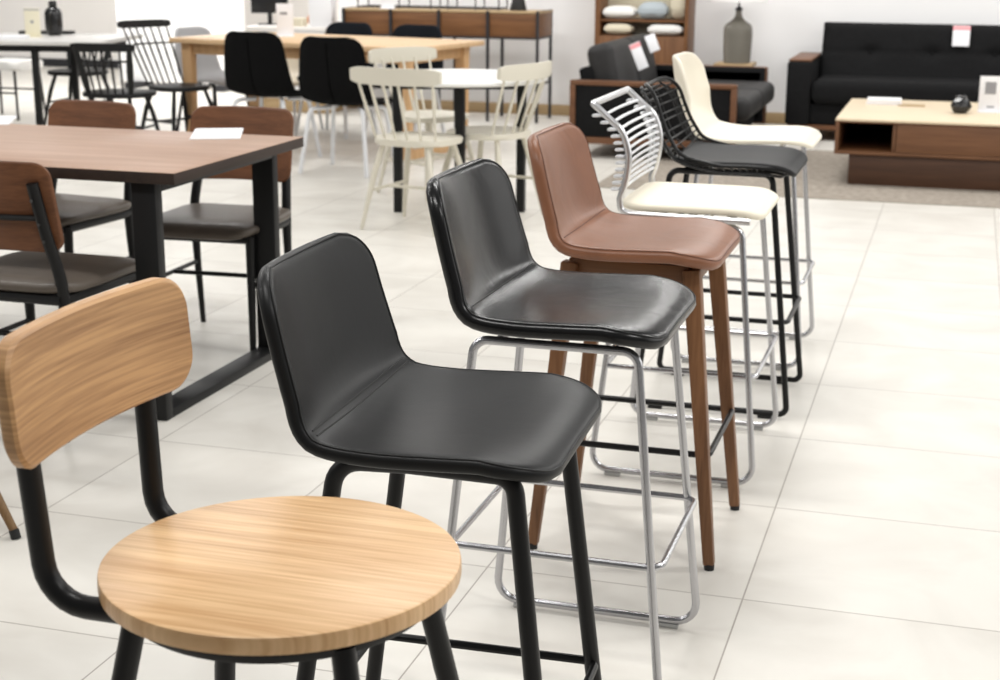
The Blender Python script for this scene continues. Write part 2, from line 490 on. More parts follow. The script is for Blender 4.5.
# 2: matte black leather stool on black legs
t = thing('bar_stool', 'matte black leather bar stool on four black legs, behind the round wooden seat', 'stool', (-.327, -1.052, 0), R(2.2))
upholstered_shell(t, M['matte_leather'], M['seam_dark'], .024, dbl=True, dz=-.030, pr=.0015)
for s in (-1, 1):
    pts = [(-.232, s*.205, 0), (-.132, s*.165, 0.686), (-.02, s*.165, .690)]
    one('tube', fillet(pts, .045), .0135, 14).build('leg', M['black_metal'], t)
    pts = [(.215, s*.200, 0), (.137, s*.165, 0.686), (-.02, s*.165, .690)]
    one('tube', fillet(pts, .03), .0135, 14).build('leg', M['black_metal'], t)
zr = .235
pts = [(.196, .190, zr), (-.205, .190, zr), (-.205, -.190, zr), (.196, -.190, zr)]
one('tube', fillet(pts, .025, True), .0075, 10, True).build('footrest', M['black_metal'], t)
for q in (-.09, .09): one('box', (q-.02, -.17, .684), (q+.02, .17, .698), .002).build('seat_bar', M['black_metal'], t)

# 3: glossy black leather on a chrome sled base
t = thing('bar_stool', 'glossy black leather bar stool on a chrome sled base', 'stool', (-.295, -.40, 0))
upholstered_shell(t, M['gloss_leather'], M['seam_dark'], .030, dz=.004)
sled_base(t, M['brushed'], zt=.709)

# 4: brown leather on wooden legs
t = thing('bar_stool', 'brown leather bar stool on tapered wooden legs with a black foot rail', 'stool', (-.315, .35, 0))
upholstered_shell(t, M['brown_leather'], M['seam_brown'], .030, dz=-.004)
for sx in (-1, 1):
    for s in (-1, 1):
        b = MB(); b.bar((sx*.142, s*.165, .708), (sx*.215, s*.205, .012), .040, .044, (0, 1, 0), .026, .026, .004)
        lg = b.build('leg', M['walnut_leg'], t)
        one('lathe', [(.012, 0), (.0125, .012), (.0125, .016)], 16, Matrix.Translation((sx*.2155, s*.2055, 0))).build('glide', M['rubber'], lg)
b = MB()
for s in (-1, 1): b.bar((-.135, s*.160, .690), (.135, s*.160, .690), .022, .050, (0, 0, 1), bev=.002)
for s in (-1, 1): b.bar((s*.137, -.160, .690), (s*.137, .160, .690), .022, .050, (0, 0, 1), bev=.002)
b.build('apron', M['walnut_x'], t)
zr = .275; fx = .142+.073*(.70-zr)/.69; fy = .165+.04*(.70-zr)/.69
pts = [(fx+.014, fy, zr), (-fx, fy, zr), (-fx, -fy, zr), (fx+.014, -fy, zr)]
one('tube', fillet(pts, .022, True), .0075, 10, True).build('foot_rail', M['black_metal'], t)

# 5: chrome wire back, cream pad
t = thing('bar_stool', 'chrome bar stool with a ladder of wires for a back and a cream pad', 'stool', (-.30, .98, 0))
BK = [(-.247, 1.012), (-.205, .975), (-.172, .945), (-.153, .896), (-.151, .850), (-.160, .800), (-.172, .765)]
SPy = .215
def back_side(s):
    return [(x, s*SPy, z) for x, z in BK]
sp = spline(back_side(-1), 6)
sd = [(-.168, -SPy, .733), (-.145, -SPy, .724), (.178, -SPy, .720)]
left = fillet([sp[-1]]+[Vector(p) for p in sd], .018)
top = fillet([(-.247, -SPy, 1.012), (-.252, -SPy+.001, 1.016), (-.252, SPy-.001, 1.016), (-.247, SPy, 1.012)], .03)
path = list(reversed(left))+list(reversed(sp))[1:-1]
mir = [Vector((p.x, -p.y, p.z)) for p in reversed(path)]
arc = fillet([path[-1], Vector((-.250, -SPy, 1.014)), Vector((-.250, SPy, 1.014)), mir[0]], .035)
one('tube', path+arc[1:-1]+mir, .0092, 12).build('outer_frame', M['satin'], t)
spd = spline([(x, 0, z) for x, z in BK], 10)
for k in range(12):
    z = .984-k*.0176
    x = min(spd, key=lambda p: abs(p.z-z)).x+.0085
    w_ = SPy-.004
    w_ = SPy-.010; x -= .0105
    front = [(x-.004*(1-(y/w_)**2), y, z+.002*(1-(y/w_)**2)) for y in [w_*(-1+2*i/10) for i in range(11)]]
    hook = lambda s: fillet([front[0 if s < 0 else -1], (x-.012, s*(SPy-.002), z), (x-.012, s*(SPy+.012), z), (x-.029, s*(SPy+.012), z-.001), (x-.029, s*(SPy-.014), z-.002), (x-.020, s*(SPy-.018), z-.002)], .008, n=4)[1:]
    one('tube', list(reversed(hook(-1)))+front+hook(1), .0042, 8).build('back_wire', M['white_metal'], t)
cp = Shell([(-.172, .744), (-.11, .741), (0, .741), (.10, .741), (.16, .738), (.200, .727)], lambda q: .200, .020, .0, .055, 18, 26, puff=.007)
cp.mesh().build('seat_pad', M['cream_pad'], t, ang=60)
for q in range(7):
    x = -.12+q*.045
    one('tube', [(x, -SPy, .719), (x, -SPy+.03, .712), (x, SPy-.03, .712), (x, SPy, .719)], .0035, 8).build('seat_wire', M['chrome'], t)
sled_base(t, M['brushed'], yb=.265, yt=.20, zt=.700)

# 6: black wire basket stool
t = thing('bar_stool', 'black wire basket bar stool with a thin black seat pad', 'stool', (-.30, 1.57, 0))
BP = [(-.262, 1.000), (-.242, .955), (-.222, .90), (-.197, .845), (-.165, .800), (-.118, .775), (-.04, .768), (.08, .770), (.15, .768), (.20, .760)]
bsh = Shell(BP, lambda q: .19+.03*min(1, q/.5), .010, lambda q: .045 if q < .35 else max(.012, .045-.1*(q-.35)), .07, 22, 60, rc_front=.06)
one('tube', [bsh.mid[i][j] for i, j in bsh.ring], .0060, 10, True).build('outer_frame', M['black_metal'], t)
low = [bsh.mid[i][j]-bsh.nrm[i][j]*.020-bsh.out[k]*.014 for k, (i, j) in enumerate(bsh.ring)]
one('tube', low, .0042, 8, True).build('lower_frame', M['black_metal'], t)
for k in range(19):
    tt = .045+k*.045
    i = min(range(bsh.nv), key=lambda a: abs(bsh.ts[a]-tt))
    row = [bsh.mid[i][j]-bsh.nrm[i][j]*(.004+.016*(1-abs(bsh.us[j])**4)) for j in range(bsh.nu)]
    one('tube', row, .0028, 6).build('cross_wire', M['black_metal'], t)
for q in (.0, .27, .54, .81):
    for s in ((1, -1) if q else (1,)):
        j = min(range(bsh.nu), key=lambda a: abs(bsh.us[a]-q*s))
        row = [bsh.mid[i][j]-bsh.nrm[i][j]*(.004+.016*(1-abs(bsh.us[j])**4)) for i in range(bsh.nv)]
        one('tube', row, .0030, 6).build('long_wire', M['black_metal'], t)
PP = [(-.142, .786), (-.11, .778), (-.04, .772), (.08, .774), (.15, .772), (.195, .764), (.215, .752)]
Shell(PP, lambda q: .212, .016, .012, .05, 20, 26, puff=.003).mesh().build('seat_pad', M['black_pad'], t, ang=60)
sled_base(t, M['black_metal'], rod=.0095, yb=.20, yt=.165, zt=.754, foot_mat='rubber', xb=.24, cr=.022)

# 7: cream moulded shell
t = thing('bar_stool', 'cream moulded shell bar stool, the furthest of the row', 'stool', (-.305, 2.16, 0))
P7 = [(-.282, 1.045), (-.270, .97), (-.248, .90), (-.215, .838), (-.170, .797), (-.11, .780), (-.03, .776), (.07, .780), (.14, .782), (.19, .777), (.215, .764)]
Shell(P7, lambda q: .178+.042*min(1, q/.5), .014, lambda q: .055 if q < .22 else max(.006, .055-.24*(q-.22)), .075, 26, 46, dip=dip_bar, rc_front=.08).mesh().build('seat_shell', M['cream_shell'], t, ang=60)
sled_base(t, M['brushed'], yb=.22, yt=.165, zt=.757)

# 1: round oak seat, black tube frame
t = thing('bar_stool', 'wooden stool with a round oak seat and curved oak backrest on a black tube frame', 'stool', (-.312, -1.709, 0))
one('lathe', [(.001, .722), (.190, .722), (.1955, .7225), (.2025, .7255), (.2035, .731), (.2035, .740), (.2026, .7447), (.1997, .7460), (.001, .7460)], 96).build('seat', M['oak'], t, ang=50)
one('lathe', [(.145, .702), (.174, .702), (.175, .704), (.175, .720), (.174, .7218), (.145, .7218)], 64).build('seat_ring', M['black_metal'], t)
for s in (-1, 1):
    pts = [(-.06, s*.118, .712), (-.228, s*.118, .712), (-.241, s*.126, .935)]
    one('tube', fillet(pts, [0, .05, 0]), .0132, 16).build('back_post', M['black_metal'], t)
for q, s in ((-1, -1), (-1, 1), (1, -1), (1, 1)):
    pts = [(q*.122, s*.116, .708), (q*.155, s*.145, .52), (q*.205, s*.195, .0)]
    one('tube', pts, [.0135, .0135, .012], 16).build('leg', M['black_metal'], t)
zr = .24
pts = [(.182, .172, zr), (-.182, .172, zr), (-.182, -.172, zr), (.182, -.172, zr)]
one('tube', fillet(pts, .015, True), .008, 10, True).build('footrest', M['black_metal'], t)
# curved back board: rounded rectangle bent round a vertical axis, concave to the sitter, lens-shaped outline
def back_board(hl, z0, z1, thick, sag, x0, lean, rc, crown, nu=40, nv=14):
    mb = MB(); H = (z1-z0)/2; zc = (z0+z1)/2
    def P(y, z, d):
        return Vector((x0 + sag*(y/hl)**2 - lean*(z-zc) + d, y, z))
    G = []
    us = [math.sin(PI/2*(-1+2*i/(nu-1))) for i in range(nu)]; vs_ = [math.sin(PI/2*(-1+2*i/(nv-1))) for i in range(nv)]
    def pt(u, v):
        y = u*hl; e = hl-abs(y); cut = rc-math.sqrt(max(0, rc*rc-(rc-e)**2)) if e < rc else 0
        return y, zc+v*(H-cut) + crown*(1-(u)**2)*(1 if v > 0 else .6)*abs(v)
    B = .004
    for d, ins in ((-thick/2, B), (-thick/2+B, 0), (thick/2-B, 0), (thick/2, B)):
        row = []
        for v in vs_:
            for u in us:
                y, z = pt(u, v); y *= (hl-ins)/hl; z = zc+(z-zc)*(H-ins)/H
                row.append(P(y, z, d))
        G.append(row)
    vs = [p for g in G for p in g]; n = nu*nv; fs = []
    for L in (0, 3):
        for i in range(nv-1):
            for j in range(nu-1):
                a = L*n+i*nu+j; fs.append([a, a+1, a+nu+1, a+nu])
    ring = [j for j in range(nu)]+[i*nu+nu-1 for i in range(1, nv)]+[(nv-1)*nu+j for j in range(nu-2, -1, -1)]+[i*nu for i in range(nv-2, 0, -1)]
    K = len(ring)
    for L in range(3):
        for k in range(K):
            a, b = ring[k], ring[(k+1) % K]; fs.append([L*n+a, L*n+b, (L+1)*n+b, (L+1)*n+a])
    mb.add(vs, fs); return mb
back_board(.190, .882, 1.024, .020, .024, -.238, .08, .042, .0).build('backrest', M['oak_back'], t, ang=40)

# ------------------------------------------------------------------ dining set
TX0, TX1, TY0, TY1, TZ = -3.60, -1.785, .735, 1.650, .772
t = thing('dining_table', 'long brown wooden dining table on flat black steel frame legs', 'table', ((TX0+TX1)/2, (TY0+TY1)/2, 0))
hx, hy = (TX1-TX0)/2, (TY1-TY0)/2
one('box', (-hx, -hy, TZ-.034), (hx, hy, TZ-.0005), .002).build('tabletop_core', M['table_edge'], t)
one('box', (-hx+.0008, -hy+.0008, TZ-.0010), (hx-.0008, hy-.0008, TZ+.0006), .0004).build('tabletop', M['table_top'], t)
for s in (1, -1):
    x = s*(hx-.125); b = MB(); w = .04
    y0, y1 = -hy+.035, hy-.035; zt = TZ-.034
    b.box((x-w, y0, 0), (x+w, y0+.042, zt), .003)
    b.box((x-w, y1-.042, 0), (x+w, y1, zt), .003)
    b.box((x-w, y0+.042, 0), (x+w, y1-.042, .028), .003)
    b.box((x-w, y0+.042, zt-.034), (x+w, y1-.042, zt), .003)
    b.build('leg_frame', M['table_steel'], t)

def make_dining_chair(label, loc, rz):
    t = thing('dining_chair', label, 'chair', loc, rz, 'wooden backed dining chairs round the brown table')
    Wf, Wr = .195, .185
    for s in (-1, 1):
        one('tube', [(.185, s*Wf, .0), (.175, s*Wf, .40), (.175, s*Wf, .425)], [.011, .0175, .0175], 12).build('leg', M['black_paint'], t)
        one('tube', spline([(-.225, s*Wr, .0), (-.195, s*Wr, .30), (-.193, s*Wr, .46), (-.235, s*Wr*.93, .62), (-.264, s*Wr*.86, .768)], 5),
            [.010+.0075*min(1, i/8) for i in range(21)], 12).build('leg', M['black_paint'], t)
    b = MB()
    b.tube(fillet([(.19, -Wf, .420), (.19, Wf, .420)], 0), .018, 10)
    b.tube([(-.195, -Wr, .420), (-.195, Wr, .420)], .018, 10)
    for s in (-1, 1): b.tube([(-.195, s*Wr, .420), (.18, s*Wf, .420)], .018, 10)
    b.build('seat_frame', M['black_paint'], t)
    Shell([(-.205, .452), (-.12, .447), (0, .447), (.12, .450), (.19, .446), (.222, .432)], lambda q: .205+.018*q, .030, .004, .07, 20, 24, puff=.012, rc_front=.09).mesh().build('cushion', M['taupe'], t, ang=60)
    for s in (-1, 1): one('tube', [(-.207, s*Wr, .245), (.178, s*Wf, .245)], .0085, 8).build('stretcher', M['black_paint'], t)
    one('tube', [(.0, -.19, .245), (.0, .19, .245)], .0085, 8).build('stretcher', M['black_paint'], t)
    one('tube', [(-.243, -.165, .665), (-.262, 0, .665), (-.243, .165, .665)], .009, 8).build('back_bar', M['black_paint'], t)
    bb = back_board(.205, .560, .825, .014, .030, -.236-.014, .22, .045, 0.004)
    bo = bb.build('backrest', M['walnut_y'], t, ang=40)
    for s in (-1, 1):
        for z in (.60, .65, .72):
            f = (z-.46)/.285
            x = -.193-.069*f-.019; y = s*Wr*(1-.14*f)
            one('lathe', [(.0045, 0), (.0045, .004)], 10, Matrix.Translation((x, y, z)) @ Matrix.Rotation(-PI/2, 4, 'Y')).build('screw', M['screw'], bo)
    return t
chA = make_dining_chair('wooden backed dining chair at the near side of the brown table, seen from behind', (-2.235, .735, 0), R(89))
chC = copy_tree(chA, (-2.165, 1.73, 0), R(-87), 'wooden backed dining chair on the far side of the brown table, nearest its right end')
chB = copy_tree(chA, (-2.84, 1.73, 0), R(-97), 'wooden backed dining chair on the far side of the brown table, behind its middle')

def sheet(name, c, hw, hd, rz, label):
    b = MB(); b.box((-hw, -hd, 0), (hw, hd, .0025)); b.box((-hw+.006, -hd+.004, .0025), (hw-.003, hd-.006, .004), 0)
    return single(name, b, M['paper'], label, 'paper', c, rz)
sheet('paper_sheet', (-2.10, 1.62, TZ+.0006), .085, .15, R(24), 'white folded paper sheet near the right end of the brown table')
sheet('paper_sheet', (-3.08, 1.70, TZ+.0006), .085, .14, R(28), 'white paper sheet on the brown table at the left edge of the photo')

# tapered leg of a chair standing left of the frame
t = thing('lounge_chair', 'wooden chair at the left edge showing one tapered brown leg with a black foot', 'chair', (-2.26, -.02, 0))
one('lathe', [(.001, .43), (.23, .43), (.255, .445), (.26, .47), (.235, .495), (.001, .50)], 40).build('seat', M['taupe'], t)
for a in (-18, 72, 162, 252):
    a = R(a); c, s_ = math.cos(a), math.sin(a)
    lg = one('tube', [(.21*c, .21*s_, .435), (.522*c, .522*s_, .02)], [.020, .0105], 14).build('leg', M['brass_wood'], t)
    one('tube', [(.5215*c, .5215*s_, .022), (.529*c, .529*s_, .0)], [.0125, .0125], 14).build('foot_cap', M['rubber'], lg)

# ------------------------------------------------------------------ cream spindle chairs and white round table
def make_spindle_chair(name, label, cat, loc, rz, mat, group=None, crest_z=.80, crest_h=.075, hw=.215, nsp=6, mid=0, seat_hw=.21, seat_z=.44, curve=.055, frame=False, lean=.10):
    t = thing(name, label, cat, loc, rz, group)
    ol = []
    for k in range(40):
        a = 2*PI*k/40; c, s_ = math.cos(a), math.sin(a)
        ex = .72
        ol.append((.205*math.copysign(abs(c)**ex, c), seat_hw*math.copysign(abs(s_)**ex, s_)*(1+.05*c)))
    extrude_outline(ol, seat_z-.03, seat_z, .010).build('seat', mat, t)
    for q in (-1, 1):
        for s in (-1, 1):
            one('tube', [(q*.13, s*.13, seat_z-.028), (q*.165, s*.165, .28), (q*.215, s*.215, .0)], [.0135, .0165, .0095], 12).build('leg', mat, t)
    for s in (-1, 1): one('tube', [(-.178, s*.177, .20), (.178, s*.177, .20)], [.0085]*2, 8).build('stretcher', mat, t)
    one('tube', [(0, -.177, .20), (0, .177, .20)], .0085, 8).build('stretcher', mat, t)
    bx = lambda y, z: -.165-lean*(z-seat_z)/.36 + curve*(y/hw)**2-.02
    for k in range(nsp):
        f = -1+2*k/(nsp-1); yb = f*hw*.74; yt = f*hw*.93
        end = k in (0, nsp-1)
        p0 = (-.165+curve*.75*f*f-.0, yb, seat_z-.01); p1 = (bx(yt, crest_z), yt, crest_z-crest_h*.4)
        pm = tuple((a+b)/2 for a, b in zip(p0, p1))
        r = .021 if frame and end else .0075
        one('tube', [p0, pm, p1], [r*.85, r*1.15, r*.85], 10).build('back_post' if frame and end else 'spindle', mat, t)
    # curved crest rail
    b = MB(); n = 22; vs = []; fs = []
    for i in range(n):
        y = hw*1.10*(-1+2*i/(n-1)); e = 1-abs(-1+2*i/(n-1))**8*.35; x = bx(y, crest_z)
        for dx, dz in ((-.009, -crest_h*e*.5), (.009, -crest_h*e*.5), (.012, 0), (.006, crest_h*e*.5), (-.010, crest_h*e*.5), (-.012, 0)):
            vs.append((x+dx-.02*dz/.4, y, crest_z-crest_h*.5+dz))
    for i in range(n-1):
        for k in range(6): fs.append([i*6+k, i*6+(k+1) % 6, (i+1)*6+(k+1) % 6, (i+1)*6+k])
    fs += [list(range(6))[::-1], [(n-1)*6+k for k in range(6)]]
    b.add(vs, fs); b.build('crest_rail', mat, t, ang=50)
    if mid:
        for zz in (mid if isinstance(mid, (list, tuple)) else [mid]):
            f = (zz-seat_z)/(crest_z-seat_z); h = hw*(.74+.19*f)
            one('tube', [(-.165-(lean*f)+curve*.75*(y/h)**2-.01*f, y, zz) for y in [h*(-1+2*i/10) for i in range(11)]], .0075, 8).build('mid_rail', mat, t)
    return t
G1 = 'cream spindle chairs round the white table'
TC = (-2.205, 4.62)
t = thing('round_table', 'white round cafe table on four black legs among cream chairs', 'table', (TC[0], TC[1], 0))
one('lathe', [(.001, .715), (.455, .715), (.47, .722), (.472, .732), (.468, .738), (.001, .74)], 72).build('tabletop', M['white_top'], t)
for a in (-161, -71, 19, 109):
    a = R(a); c, s_ = math.cos(a)*.334, math.sin(a)*.334
    one('box', (c-.022, s_-.022, 0), (c+.022, s_+.022, .714), .003).build('leg', M['black_paint'], t)
b = MB()
for a in (-161, -71):
    a = R(a); c, s_ = math.cos(a)*.334, math.sin(a)*.334; b.bar((c, s_, .69), (-c, -s_, .69), .03, .046)
b.build('cross_frame', M['black_paint'], t)
w1 = make_spindle_chair('spindle_chair', 'cream spindle back chair left of the white table, its back to the camera', 'chair', (-2.27, 4.14, 0), R(80), M['cream_paint'], G1, crest_z=.83, seat_z=.465, hw=.235, crest_h=.085)
w2 = copy_tree(w1, (-2.01, 4.53, 0), R(165), 'cream spindle back chair on the right side of the white table')
w3 = copy_tree(w1, (-2.58, 5.18, 0), R(-28), 'cream spindle back chair behind the white table, only its crest showing above it')

# ------------------------------------------------------------------ pale wooden table with black shell chairs
t = thing('dining_table', 'pale wooden dining table lined with black shell chairs', 'table', (-4.02, 7.0, 0), R(-12))
WH = .757
def rot_leg(x, y):
    b = MB(); b.bar((x, y, .721), (x, y, 0), .085, .075, (0, 1, 0), .062, .06, .006); b.build('leg', M['pale_leg'], t)
one('box', (-1.03, -.47, WH-.035), (1.03, .52, WH), .006).build('tabletop', M['pale_wood'], t)
for x in (-.93, .93):
    for y in (-.37, .37): rot_leg(x, y)
b = MB()
for y in (-.37, .37): b.box((-.89, y-.012, WH-.115), (.89, y+.012, WH-.036), .002)
for x in (-.93, .93): b.box((x-.012, -.335, WH-.115), (x+.012, .335, WH-.036), .002)
b.build('apron', M['pale_leg'], t)
one('box', (.90, -.335, .0), (.96, .335, .06), .004).build('floor_rail', M['pale_leg'], t)

P8 = [(-.275, .850), (-.266, .76), (-.250, .65), (-.225, .54), (-.175, .465), (-.10, .440), (.0, .436), (.10, .440), (.17, .440), (.225, .42)]
def make_shell_chair(name, label, loc, rz, mat, leg_mat, group):
    t = thing(name, label, 'chair', loc, rz, group)
    sh = Shell(P8, lambda q: .195+.055*math.sin(min(1, q/.62)*PI/2) if q < .62 else .25-.02*(q-.62)/.38, .026, lambda q: .06 if q < .4 else max(.01, .06-.16*(q-.4)), .07, 22, 36, puff=.004, rc_front=.09)
    so = sh.mesh().build('seat_shell', mat, t, ang=60)
    j = sh.nu//2
    one('tube', [(sh.bot[i][j]+sh.bot[i][j-1])/2 for i in range(2, 22)], .003, 6).build('seam', M['seam_black'] if mat in (M['black_fabric'], M['navy_fabric']) else mat, so)
    for q in (-1, 1):
        for s in (-1, 1):
            pts = [(q*.04, s*.10, .408), (q*.165, s*.185, .405), (q*.225, s*.235, .0)]
            one('tube', fillet(pts, .05), .014, 10).build('leg', leg_mat, t)
    return t
G2 = 'black shell chairs along the pale wooden table'
s1 = make_shell_chair('shell_chair', 'black fabric chair seen from behind, the left one of the two black backs', (-4.06, 6.20, 0), R(84), M['black_fabric'], M['white_metal'], G2)
s2 = copy_tree(s1, (-3.37, 5.86, 0), R(86), 'black fabric shell chair with white legs beside the cream chair, its back to the camera')
G3 = 'dark chairs on the far side of the pale wooden table'
s3 = make_shell_chair('shell_chair', 'dark chair top showing behind the middle of the pale table', (-4.20, 7.62, 0), R(-100), M['navy_fabric'], M['white_metal'], G3)
s3.scale = (.965,)*3
s4 = copy_tree(s3, (-3.60, 7.50, 0), R(-100), 'dark chair top showing behind the right half of the pale table, by the cabinet')
cr = make_shell_chair('shell_chair', 'low cream shell chair glimpsed between the two black chair backs', (-4.65, 7.72, 0), R(-100), M['cream_shell'], M['white_metal'], None)
cr.scale = (.84, .84, .84)
make_shell_chair('shell_chair', 'light grey shell chair at the left end of the pale table', (-5.12, 7.42, 0), R(-14), M['grey_fabric'], M['black_paint'], None).scale = (.92,)*3
def sign_stand(name, w, h, loc, rz, label, mat, marks, foot=True, t_=.004, base_d=.05):
    t = thing(name, label, 'sign', loc, rz)
    b = MB(); b.box((-w/2, -t_/2, .004), (w/2, t_/2, h), .001); p = b.build('panel', mat, t)
    if foot: one('box', (-w/2, -base_d, 0), (w/2, base_d, .004), .001).build('base', mat, t)
    for (x0, z0, x1, z1, mm) in marks:
        one('box', (x0*w/2, -t_/2-.0012, z0*h), (x1*w/2, -t_/2-.0001, z1*h)).build('print', M[mm], p)
    return t
sign_stand('sign_stand', .125, .235, (-4.42, 7.22, WH), R(15), 'white sign stand upright on the pale wooden table', M['paper'], [(-.55, .66, .3, .74, 'ink')])

# ------------------------------------------------------------------ far left: grey table and black spindle chairs
t = thing('dining_table', 'pale grey topped table on thin black legs at the far left', 'table', (-6.36, 6.62, 0), R(12))
one('box', (-.85, -.50, .715), (.85, .50, .745), .006).build('tabletop', M['grey_top'], t)
for x in (-.45, .34):
    for y in (-.38, .38): one('box', (x-.022, y-.022, 0), (x+.022, y+.022, .70), .003).build('leg', M['black_paint'], t)
b = MB()
for y in (-.38, .38): b.box((-.75, y-.012, .665), (.75, y+.012, .714))
for x in (-.45, .34): b.box((x-.012, -.38, .665), (x+.012, .38, .714))
b.build('frame', M['black_paint'], t)
make_spindle_chair('spindle_chair', 'black spindle chair with a squared crest, at the near side of the grey table', 'chair', (-5.10, 6.00, 0), R(96), M['black_paint'], None, crest_z=.775, crest_h=.055, hw=.205, nsp=7, mid=.655, seat_hw=.235, frame=True, curve=.03, lean=.07)
make_spindle_chair('spindle_chair', 'tall black comb back chair turned side on to the pale table', 'chair', (-4.95, 6.55, 0), R(-26), M['black_paint'], None, crest_z=.88, crest_h=.055, hw=.20, nsp=7, mid=.72, seat_hw=.19, curve=.03, lean=.19)
make_spindle_chair('spindle_chair', 'black spindle chair half hidden behind the grey table', 'chair', (-6.32, 7.45, 0), R(-85), M['black_paint'], None, crest_z=.70, crest_h=.045, hw=.195, nsp=7, mid=.60, seat_hw=.22, frame=True, curve=.03)
t = thing('stool', 'white cushioned stool on thin black legs, cut by the left edge under the grey table', 'stool', (-7.22, 7.80, 0))
extrude_outline(slab_outline(.24, .22, .07), .40, .47, .025).build('seat', M['white_cloth'], t)
for q in (-1, 1):
    for u in (-1, 1): one('tube', [(q*.19, u*.17, .40), (q*.215, u*.20, 0)], [.012, .010], 10).build('leg', M['black_paint'], t)
for u in (-1, 1): one('tube', [(-.20, u*.185, .22), (.20, u*.185, .22)], .008, 8).build('stretcher', M['black_paint'], t)
# things on the grey table
GZ = .745
sign_stand('sign_stand', .115, .205, (-6.16, 6.63, GZ), R(14), 'cream card stand on the grey table beside the black bottle', M['cream_card'], [(-.2, .48, .15, .58, 'ink'), (-1, .93, 1, .97, 'ink')])
t = thing('bottle', 'black round shouldered bottle on the grey table', 'bottle', (-6.13, 6.86, GZ))
one('lathe', [(.001, 0), (.042, 0), (.048, .006), (.062, .045), (.064, .06), (.064, .155), (.060, .178), (.045, .198), (.028, .207), (.001, .207)], 32).build('body', M['ornament'], t)
one('lathe', [(.028, .207), (.030, .210), (.030, .24), (.022, .252), (.001, .253)], 24).build('stopper', M['matte_black'], t)
single('serving_board', one('box', (-.20, -.06, 0), (.20, .06, .022), .006), M['matte_black'], 'long black board on the grey table behind the card stand', 'board', (-6.30, 7.02, GZ), R(16))
b = MB(); b.box((-.14, -.09, 0), (.14, .09, .006), .001); b.box((-.138, -.087, .006), (.138, .088, .022), .002)
single('catalogue', b, M['paper'], 'white catalogue lying on the grey table at the left edge', 'book', (-6.22, 6.40, GZ), R(20))

# ------------------------------------------------------------------ far wall pieces: partition, counter, cabinet
t = thing('partition', 'plain white partition panel standing at the back left', 'partition', (-7.12, 10.6, 0))
one('box', (-.70, -.03, .06), (.70, .03, 2.6), .004).build('panel', M['panel_white'], t)
for s in (-1, 1): one('box', (s*.5-.05, -.2, 0), (s*.5+.05, .2, .06), .004).build('foot', M['dark_steel'], t)
t = thing('counter', 'white display counter on a wooden plinth beside the cabinet', 'counter', (-5.13, 9.18, 0))
one('box', (-.42, -.25, .12), (.32, .25, .70), .006).build('body', M['panel_white'], t)
one('box', (-.40, -.23, 0), (.30, .23, .12), .004).build('plinth', M['beige_wood'], t)
one('box', (-.44, -.27, .70), (.34, .27, .73), .004).build('top', M['beige_wall'], t)
t = thing('monitor', 'black screen on a black stand at the counter', 'monitor', (-5.44, 9.12, .73), R(20))
one('box', (-.10, -.06, 0), (.10, .06, .012), .003).build('base', M['matte_black'], t)
one('box', (-.02, -.01, .012), (.02, .01, .12), .003).build('neck', M['matte_black'], t)
one('box', (-.16, -.02, .10), (.16, .005, .27), .006).build('screen', M['ornament'], t)
def ctag(name, mat, lo, hi, loc, rz, label, cat):
    return single(name, one('box', lo, hi, .006), M[mat], label, cat, loc, rz)
ctag('carton', 'paper', (-.10, -.08, 0), (.10, .08, .30), (-4.90, 9.02, .73), R(8), 'tall white carton at the right end of the counter', 'box')
ctag('box', 'cream_cloth', (-.10, -.07, 0), (.10, .07, .07), (-5.16, 9.0, .73), R(5), 'low cream box on the counter left of the white carton', 'box')
b = one('lathe', [(.001, 0), (.04, 0), (.06, .03), (.062, .05), (.04, .09), (.03, .10), (.001, .10)], 24)
single('vase', b, M['orange'], 'small orange vase on the counter', 'vase', (-5.10, 9.28, .73))

# cabinet
CX0, CX1, CY0, CY1 = -4.66, -2.93, 8.86, 9.27
t = thing('cabinet', 'long walnut fronted cabinet on a thin black steel frame against the wall', 'cabinet', ((CX0+CX1)/2, (CY0+CY1)/2, 0))
hx, hy = (CX1-CX0)/2, (CY1-CY0)/2
one('box', (-hx+.01, -hy+.014, .69), (hx-.01, hy-.01, .878), .002).build('body', M['walnut_x'], t)
one('box', (-hx, -hy, .878), (hx, hy, .894), .002).build('top', M['beige_wood'], t)
pw = (2*hx-.04)/4
for k in range(4):
    x0 = -hx+.02+k*pw
    one('box', (x0+.012, -hy+.001, 0.686), (x0+pw-.012, -hy+.0135, .872), .002).build('door', M['walnut_x'], t)
b = MB(); w = .011
xs = [-hx+.02+k*pw for k in range(5)]
for x in xs:
    for y in (-hy-.004, hy-.002): b.box((x-w, y-w, 0), (x+w, y+w, .896))
for y in (-hy-.004, hy-.002):
    b.box((-hx+.02, y-.008, .672), (hx-.02, y+.008, .688))
for x in (xs[0], xs[-1]):
    b.box((x-.008, -hy, .672), (x+.008, hy, .688)); b.box((x-.008, -hy, .30), (x+.008, hy, .316)); b.box((x-.008, -hy, .886), (x+.008, hy, .899))
b.build('frame', M['dark_steel'], t)
t = thing('wire_rack', 'black wire rack standing along the top of the walnut cabinet', 'rack', (-3.93, 9.08, .895))
b = MB()
for y in (-.12, .12): b.tube([(-.62, y, .012), (.62, y, .012)], .007, 6); b.tube([(-.62, y, .62), (.62, y, .62)], .007, 6)
for x in (-.62, .62): b.tube([(x, -.12, .012), (x, .12, .012)], .007, 6)
for x in (-.62, -.25, .03, .18, .42, .62):
    for y in (-.12, .12): b.tube([(x, y, .0), (x, y, .62)], .006, 6)
b.build('frame', M['dark_steel'], t)
sign_stand('sign_card', .12, .17, (-4.27, 8.93, .8945), R(4), 'white card standing on the walnut cabinet', M['paper'], [(-.5, .75, .5, .82, 'ink')], base_d=.04)
